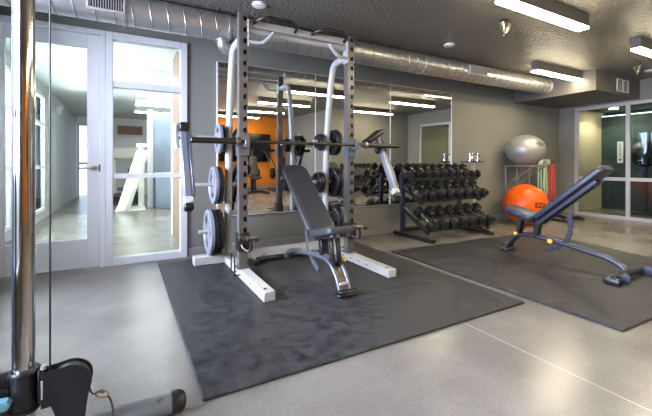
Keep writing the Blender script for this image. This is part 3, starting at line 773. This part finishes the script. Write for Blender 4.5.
for k, x in enumerate((4.74, 4.83, 4.92)):
    b = MB(); b.lathe([(.032, 0), (.032, .025), (.012, .03), (.011, .09), (.026, .095), (.03, .11), (.026, .13)], (x, 3.84+.03*(k % 2), 1.051), (0, 0, 1), 16)
    tag(b.build('chrome_attachment', M_chrome, None, (x, 3.86, 1.051)), ('left', 'middle', 'right')[k]+' one of three chrome handle attachments standing on the tray', 'attachment', 'chrome attachments on the tray')

# ------------------------------------------------------------------ ball rack, balls and bands
t = thing('ball_rack', 'tubular storage rack holding the silver ball and hanging bands', 'storage rack', (6.2, 3.8, 0))
b = MB()
for x in (5.87, 6.20, 6.58, 7.18): b.tube([(x, 4.0, .0), (x, 4.0, .97)], .016, 10)
b.build('post', M_pole, t)
for y in (3.50, 4.0):
    b = MB(); b.tube([(5.87, y, .97), (6.20, y, .97)], .014, 10); b.build('ball_rail', M_pole, t)
for x in (5.87, 6.20):
    b = MB(); b.tube([(x, 3.50, .97), (x, 4.0, .97)], .014, 10); b.tube([(x, 3.50, .97), (x, 4.0, .62)], .010, 8); b.build('ball_rail', M_pole, t)
b = MB(); b.tube([(6.20, 4.0, .95), (7.18, 4.0, .95)], .014, 10); b.build('top_rail', M_pole, t)
for x in (6.62, 7.16):
    b = MB(); b.box((x-.025, 3.35, 0), (x+.025, 4.05, .04), .005); b.build('foot', M_black, t)
b = MB(); b.box((6.62, 3.42, .04), (7.16, 3.47, .07), .004); b.build('cross_bar', M_black, t)
pegs = (6.56, 6.66, 6.80, 6.91, 6.98, 7.05)
for x in pegs:
    b = MB(); b.tube([(x, 4.0, .95), (x, 3.72, .99)], .008, 8); b.build('peg', M_pole, t)
def band(x, y, z0, z1, w_, m, lab, name='resistance_band'):
    b = MB()
    pts = smoothpath([(x-w_*.35, y, z0), (x-w_*.5, y, z0+.03), (x-w_*.5, y+.005, (z0+z1)/2), (x-w_*.45, y, z1-.04), (x, y, z1), (x+w_*.45, y, z1-.04), (x+w_*.5, y-.005, (z0+z1)/2), (x+w_*.5, y, z0+.03), (x+w_*.35, y, z0)], 3)
    b.tube(pts, .016, 8, closed=True)
    tag(b.build(name, m, None, (x, y, z1)), lab, 'resistance band', 'bands hanging on the rack')
band(6.56, 3.80, .25, 1.0, .075, M_green, 'pale green band hanging leftmost on the rack beside the orange ball')
band(6.66, 3.76, .32, 1.0, .06, M_green, 'pale green band hanging second from the left, next to the red bands')
band(6.80, 3.80, .30, 1.0, .06, M_red, 'red band hanging on the rack, left of the two red ones')
band(6.91, 3.76, .28, 1.0, .06, M_red, 'red band hanging on the rack, right of the two red ones')
band(7.05, 3.84, .50, .99, .05, M_blockgrey, 'grey band hanging rightmost on the rack')
def cloth_roll(x, y, z, r, m, lab):
    b = MB(); b.lathe([(r*.35, -.07), (r*.9, -.065), (r, -.05), (r, .05), (r*.9, .065), (r*.35, .07)], (x, y, z), (.3, 1, .1), 16)
    tag(b.build('rolled_strap', m, None, (x, y, z)), lab, 'strap', 'rolled straps on top of the rack')
cloth_roll(6.62, 3.86, 1.045, .048, M_sign, 'whitish rolled strap resting on the rack just right of the silver ball')
cloth_roll(6.86, 3.86, 1.045, .052, M_green, 'pale green rolled strap resting above the red bands')
cloth_roll(7.00, 3.86, 1.04, .045, M_blockgrey, 'grey rolled strap at the right end of the rack top')
b = MB(); b.sphere((6.98, 3.95, .63), .085, u=24, v=14)
tag(b.build('medicine_ball', M_pinkball, None, (6.98, 3.95, .63)), 'small tan ball behind the top of the right bench', 'ball')
b = MB(); b.tube([(7.18, 4.0, .54), (6.8, 4.0, .54)], .012, 8); b.tube([(7.18, 3.9, .54), (6.8, 3.9, .54)], .012, 8); b.tube([(6.8, 4.0, .54), (6.8, 3.9, .54)], .012, 8); b.tube([(7.18, 4.0, .54), (7.18, 3.9, .54)], .012, 8); b.build('ball_cradle', M_pole, t)

def ball(c, r, sc, m, text, lab, tdir, tsize, tilt=0.0):
    t = thing('exercise_ball', lab, 'exercise ball', (c[0], c[1], c[2]-r*sc[2]), 'large exercise balls')
    b = MB(); bm = b.bm
    b.sphere(c, r, sc, 64, 40)
    # moulded ribs around the ball
    for v in bm.verts:
        d = v.co-Vector(c); el = math.asin(max(-1, min(1, d.z/(r*sc[2]))))
        v.co += d*(.0022*math.cos(el*34))*(1 if abs(el) > .45 else .3)
    b.build('shell', m, t)
    b = MB(); b.lathe([(.012, 0), (.012, .004), (.006, .006)], Vector(c)+Vector((-.5, -.3, -.7)).normalized()*r*sc[2]*1.0, (-.5, -.3, -.7), 12); b.build('plug', m, t)
    cu = bpy.data.curves.new('lettering', 'FONT'); cu.body = text; cu.size = tsize; cu.align_x = 'CENTER'; cu.align_y = 'CENTER'; cu.offset = .004; cu.resolution_u = 3
    tmp = bpy.data.objects.new('lettering_source', cu); COL.objects.link(tmp)
    dg = bpy.context.evaluated_depsgraph_get(); me = bpy.data.meshes.new_from_object(tmp.evaluated_get(dg))
    bpy.data.objects.remove(tmp); 
    bm = bmesh.new(); bm.from_mesh(me)
    bmesh.ops.triangulate(bm, faces=bm.faces[:])
    for _ in range(2): bmesh.ops.subdivide_edges(bm, edges=[e for e in bm.edges if e.calc_length() > .02], cuts=1, use_grid_fill=False)
    n_ = Vector(tdir).normalized(); u = Vector((0, 0, 1)).cross(n_).normalized(); v_ = n_.cross(u)
    S_ = Vector(sc)*r
    for vv in bm.verts:
        p = n_*r+u*(vv.co.x*math.cos(tilt)-vv.co.y*math.sin(tilt))+v_*(vv.co.x*math.sin(tilt)+vv.co.y*math.cos(tilt))
        p.normalize(); vv.co = Vector((p.x*S_.x, p.y*S_.y, p.z*S_.z))*1.006
    g = MB(); g.bm.free(); g.bm = bm
    for vv in bm.verts: vv.co += Vector(c)
    g.build('lettering', M_letter, t)
    return t
ball((6.02, 3.74, 1.245), .315, (1.0, 1.0, .84), M_silverball, 'VEX', 'large silver exercise ball on top of the storage rack', (-.13, -1, .34), .105, -.12)
ball((5.80, 3.60, .335), .335, (1.0, 1.0, 1.0), M_orangeball, 'EZX', 'large orange exercise ball on the floor behind the right bench', (-.32, -1, .05), .11, -.05)

# ------------------------------------------------------------------ cable machine in the foreground
RX, RY = -.303, 1.55
t = thing('cable_machine', 'cable machine with chrome guide column cut off at the left edge', 'cable machine', (RX, RY, 0))
MB().cyl((RX, RY, .03), (RX, RY, 2.36), .0285, 32).build('guide_column', M_chrome, t)
b = MB(); b.cyl((RX-.033, RY+.03, .03), (RX-.033, RY+.03, 2.36), .008, 14); b.build('guide_rod', M_navy, t)
b = MB(); b.box((-.95, RY-.06, 2.34), (-.16, RY+.10, 2.40), .008); b.build('top_beam', M_black, t)
b = MB(); b.tube([(-.62, RY, .046), (.165, RY, .046)], .040, 28); bt = b.build('base_tube', M_handle, t)
b = MB(); b.lathe([(.0425, -.012), (.0435, 0), (.0425, .02), (.034, .036), (.018, .043), (0, .045)], (.165, RY, .046), (1, 0, 0), 28); b.build('end_cap', M_black, bt)
b = MB(); b.lathe([(.007, 0), (.007, .004), (0, .006)], (.105, RY-.018, .080), (0, -.4, 1), 10); b.build('bolt', M_steel, bt)
b = MB(); b.box((-.95, RY-.15, 0), (-.62, RY+.15, .08), .01); b.build('tower_base', M_black, t)
b = MB(); b.box((-.90, RY-.08, .08), (-.78, RY+.10, 2.36), .01); b.build('tower_frame', M_black, t)
b = MB(); b.box((-.60, RY+.01, .15), (-.34, RY+.035, .30), .004); b.build('bracket', M_darksteel, t)
b = MB(); b.lathe([(.040, 0), (.044, .006), (.044, .012), (.038, .016), (.038, .124), (.044, .128), (.044, .134), (.040, .14)], (RX, RY, .17), (0, 0, 1), 32)
b.box((RX+.036, RY-.02, .185), (RX+.052, RY+.02, .30), .003); b.box((RX-.22, RY-.022, .20), (RX-.03, RY+.01, .27), .01); cr = b.build('carriage', M_black, t)
M = MM((1, 0, 0), (0, 0, 1), (0, -1, 0), (0, RY-.035, 0))
b = MB(); b.prism([(-.42, .205), (-.335, .215), (-.325, .232), (-.335, .246), (-.42, .252)], M, .03, .004, 2); b.build('grip_lever', M_cyan, cr)
# pulley housing: two cheek plates, wheel between
cx, cz, R_ = -.172, .252, .064
poly = [(-.250, .306)]+[(cx+R_*math.cos(a), cz+R_*math.sin(a)) for a in [math.radians(d) for d in range(95, -40, -9)]]+[(-.128, .14), (-.132, .085), (-.20, .085), (-.212, .16), (-.222, .195), (-.250, .19)]
for k, y in enumerate((RY-.058, RY-.010)):
    b = MB(); b.prism(poly, MM((1, 0, 0), (0, 0, 1), (0, -1, 0), (0, y, 0)), .006, .0015, 1); b.build('cheek_plate', M_black, cr)
b = MB(); b.lathe([(.01, -.014), (.056, -.014), (.058, -.010), (.050, 0), (.058, .010), (.056, .014), (.01, .014)], (cx, RY-.034, cz), (0, 1, 0), 32); b.build('pulley_wheel', M_blockgrey, cr)
b = MB(); b.box((-.262, RY-.04, .20), (-.254, RY+.0, .31), .002); b.build('hinge_plate', M_black, cr)
b = MB(); b.box((-.249, RY-.0665, .225), (-.244, RY-.064, .285), .0005); b.build('label_strip', M_alu, cr)
b = MB(); b.lathe([(.008, 0), (.008, .012)], (-.248, RY-.03, .308), (0, 0, 1), 12); b.build('hinge_pin', M_alu, cr)
b = MB(); b.tube([(-.2295, RY-.034, 2.34), (-.2295, RY-.034, .255)], .0028, 8)
b.tube(smoothpath([(-.120, RY-.034, .225), (-.112, RY-.034, .190), (-.098, RY-.034, .178)], 4), .0028, 8); b.build('cable', M_black, t)
t = thing('carabiner', 'small steel carabiner clipped to the end of the cable', 'carabiner', (-.075, RY-.034, .165))
b = MB(); b.tube(smoothpath([(-.100, RY-.034, .182), (-.088, RY-.034, .186), (-.066, RY-.034, .176), (-.058, RY-.034, .165), (-.066, RY-.034, .158), (-.086, RY-.034, .164), (-.098, RY-.034, .172)], 3), .0035, 8, closed=True); b.build('body', M_chrome, t)
b = MB(); b.tube([(-.092, RY-.034, .188), (-.072, RY-.034, .181)], .0055, 10); b.build('gate', M_steel, t)
t2 = MB(); t2.tube(smoothpath([(-.062, RY-.034, .166), (-.050, RY-.034, .13), (-.045, RY-.04, .08), (-.05, RY-.05, .012)], 4), .0035, 8)
tag(t2.build('hanging_strap', M_blockgrey, None, (-.06, RY-.034, .165)), 'thin grey strap hanging from the carabiner to the floor', 'strap')

# ------------------------------------------------------------------ things seen in the mirror, behind the viewpoint
t = thing('wall_television', 'large black television on the orange wall, seen in the mirror', 'television', (3.5, YB, 1.4))
b = MB(); b.box((2.62, YB+.06, .93), (4.38, YB+.10, 1.88), .01); b.build('bezel', M_black, t)
b = MB(); b.box((2.64, YB+.1, .95), (4.36, YB+.103, 1.86)); b.build('screen', M_tv, t)
b = MB(); b.box((3.3, YB, 1.2), (3.7, YB+.06, 1.6)); b.build('wall_bracket', M_black, t)
def machine(x, y, lab, flip=1):
    t = thing('weight_machine', lab, 'gym machine', (x, y, 0), 'dark weight machines by the orange wall')
    b = MB(); b.box((x-.35, y-.5, 0), (x-.28, y+.5, .06), .008); b.box((x+.28, y-.5, 0), (x+.35, y+.5, .06), .008); b.box((x-.28, y-.03, 0), (x+.28, y+.03, .06), .008); b.build('base', M_black, t)
    b = MB(); b.beam((x, y-.1, .06), (x, y-.2, 1.35), .09, .07, .006); b.build('mast', M_black, t)
    for s_ in (-1, 1):
        b = MB(); b.tube(smoothpath([(x+s_*.1, y-.2, 1.32), (x+s_*.38, y-.1, 1.25), (x+s_*.42, y+.15, 1.0), (x+s_*.36, y+.3, .78)], 5), .022, 10); b.build('press_arm', M_darksteel if flip > 0 else M_black, t)
    b = MB(); b.prism(rrect(.26, .24, .6, .05), MM((1, 0, 0), (0, -.2, .98), (0, .98, .2), (x, y+.0, .52)), .06, .015, 2); b.build('back_pad', M_pad, t)
    b = MB(); b.prism(rrect(.3, .3, .36, .05), MM((1, 0, 0), (0, 1, 0), (0, 0, 1), (x, y+.02, .44)), .06, .015, 2); b.build('seat', M_pad, t)
    b = MB(); b.beam((x, y+.15, .05), (x, y+.15, .44), .06, .06, .004); b.build('seat_post', M_black, t)
    for s_ in (-1, 1):
        b = MB(); b.lathe([(.02, -.04), (.17, -.04), (.18, -.03), (.18, .03), (.17, .04), (.02, .04)], (x+s_*.22, y-.32, .55), (1, 0, 0), 24); b.build('weight_disc', M_rubber, t)
    b = MB(); b.cyl((x-.3, y-.32, .55), (x+.3, y-.32, .55), .02, 12); b.beam((x, y-.33, .55), (x, y-.14, .55), .05, .05, .003); b.build('disc_axle', M_steel, t)
machine(3.35, -2.35, 'dark seated weight machine in front of the television, reflected in the mirror')
machine(4.45, -2.75, 'dark weight machine at the right end of the orange wall, reflected in the mirror', -1)
t = thing('dumbbell_stand', 'low black dumbbell stand by the grey wall, seen in the middle mirror panel', 'stand', (5.6, -.2, 0))
b = MB()
for x in (5.2, 6.3): b.beam((x, -.25, 0), (x, -.25, .85), .05, .05, .003); b.box((x-.03, -.45, 0), (x+.03, .1, .04), .004)
b.build('frame', M_black, t)
for z in (.45, .8):
    b = MB(); b.box((5.15, -.42, z), (6.35, -.12, z+.03), .004); b.build('shelf', M_black, t)
for q in range(2):
    z = (.48, .83)[q]; proto = make_dumbbell(.055, .24); proto['group'] = 'dumbbells on the low stand in the mirror'
    for k in range(7):
        o = proto if k == 0 else copy_tree(proto)
        o.location = (5.27+.155*k, -.27, z+.056); o['label'] = 'black dumbbell on the '+('lower', 'upper')[q]+' shelf of the mirrored stand, '+(ordn[k] if k < 6 else 'rightmost')

# ------------------------------------------------------------------ room beyond the far glass
struct('wall_far_teal', MB().box((9.5, 1.7, 0), (9.6, 4.1, 2.06)), M_teal)
struct('wall_far_panel', MB().box((9.5, -.5, 0), (9.6, 1.7, 2.06)), M_beige)
struct('wall_far_beige', MB().box((XR+.1, 4.1, 0), (9.6, 4.119, 2.18)), M_beige)
struct('wall_far_end', MB().box((XR+.1, -.62, 0), (10.1, -.5, 2.18)), M_beige)
struct('wall_far_upper', MB().box((9.75, -.5, 0), (9.85, 4.28, 2.18)), M_teal)
struct('ceiling_far', MB().box((XR+.1, -.6, 2.18), (10.1, YW, 2.25)), M_soffit)
t = thing('cove_light', 'pale green light line along the top of the dark wall behind the far glass', 'light', (9.6, 2, 2.08))
MB().box((9.46, -.4, 2.065), (9.62, 4.08, 2.075)).build('housing', M_alu, t)
MB().box((9.47, -.4, 2.076), (9.50, 4.08, 2.090)).build('lamp_strip', M_cove, t)
for dy_, lab_ in ((3.62, 'round warm downlight in the ceiling behind the far glass'), (.55, 'round warm downlight added behind the partition glass to light the beige end wall')):  # second downlight and its beam are added to brighten the beige end wall
    t = thing('downlight', lab_, 'light', (8.9, dy_, 2.17), 'downlights behind the far glass')
    MB().lathe([(.085, 0), (.10, .01)], (8.9, dy_, 2.168), (0, 0, 1), 26).build('trim_ring', M_white, t)
    MB().lathe([(.075, 0), (.075, .004)], (8.9, dy_, 2.163), (0, 0, 1), 26).build('lens', M_down, t)
    l_ = bpy.data.lights.new('downlight_beam', 'SPOT'); l_.energy = 40; l_.color = (1, .9, .72); l_.spot_size = 2.4; l_.shadow_soft_size = .07
    lo_ = bpy.data.objects.new('downlight_beam', l_); COL.objects.link(lo_); lo_.location = (8.9, dy_, 2.15)
t = thing('wall_sign', 'narrow vertical white sign on the dark wall behind the far glass', 'sign', (9.49, 3.95, 1.3))
sy = 3.74; 
MB().box((9.488, sy-.055, 1.03), (9.5, sy+.055, 1.50), .003).build('board', M_sign, t)
b = MB(); b.box((9.485, sy-.02, 1.08), (9.488, sy+.02, 1.12)); b.build('mark', M_black, t)
b = MB()
for q in range(9): b.box((9.486, sy-.018+.006*(q % 2), 1.17+q*.033), (9.488, sy+.014+.005*(q % 3), 1.185+q*.033))
b.build('lettering', M_blockgrey, t)
t = thing('training_ball', 'large dark round ball on a stand behind the far glass', 'ball', (9.0, 3.12, 0))
MB().sphere((9.0, 3.12, 1.2), .27, u=40, v=24).build('ball', M_rubber, t)
MB().lathe([(.25, 0), (.25, .03), (.03, .05), (.03, .93), (.12, .95)], (9.0, 3.12, 0), (0, 0, 1), 24).build('stand', M_black, t)
t = thing('storage_bench', 'low dark bench behind the far glass', 'bench', (8.5, 2.3, 0))
MB().box((8.3, 1.9, .40), (8.7, 2.75, .47), .01).build('top', M_black, t)
for y in (1.95, 2.7):
    for x in (8.33, 8.67): MB().box((x-.025, y-.025, 0), (x+.025, y+.025, .40), .003).build('leg', M_darksteel, t)

# ------------------------------------------------------------------ light
def world():
    w = bpy.data.worlds.new('daylight'); scene.world = w; w.use_nodes = True
    nt = w.node_tree; bg = nt.nodes['Background']
    bg.inputs['Color'].default_value = (.70, .80, 1.0, 1); bg.inputs['Strength'].default_value = 1.6
    w.cycles.sampling_method = 'MANUAL'; w.cycles.sample_map_resolution = 64
world()
def area(name, loc, rot, sx, sy, col, power):
    l = bpy.data.lights.new(name, 'AREA'); l.shape = 'RECTANGLE'; l.size = sx; l.size_y = sy; l.color = col; l.energy = power
    o = bpy.data.objects.new(name, l); COL.objects.link(o); o.location = loc; o.rotation_euler = rot
    return o
# daylight entering through each window opening
for y0, y1 in bays:
    area('window_daylight', (XL-.75, (y0+y1)/2, 1.75), (0, -PI/2+.5, 0), 1.9, 1.7, (.70, .735, 1.0), 420 if y0 > 0 else 110).visible_camera = True
area('window_daylight', (XL-.85, 6.4, 1.75), (0, -PI/2+.5, 0), 2.0, 4.4, (.88, .93, 1.0), 1050)

# ------------------------------------------------------------------ camera
cam = bpy.data.cameras.new('camera'); co = bpy.data.objects.new('camera', cam); COL.objects.link(co)
co.location = (0, 0, 1.0); co.rotation_euler = (PI/2, 0, -.507)
cam.sensor_width = 36; cam.lens = 357.6/652*36; cam.shift_y = -43.7/652; cam.clip_start = .05
scene.camera = co
scene.view_settings.view_transform = 'Standard'; scene.view_settings.look = 'None'
scene.view_settings.exposure = 0.75; scene.view_settings.gamma = 1; scene.view_settings.use_curve_mapping = False
scene.cycles.max_bounces = 10; scene.cycles.transparent_max_bounces = 16
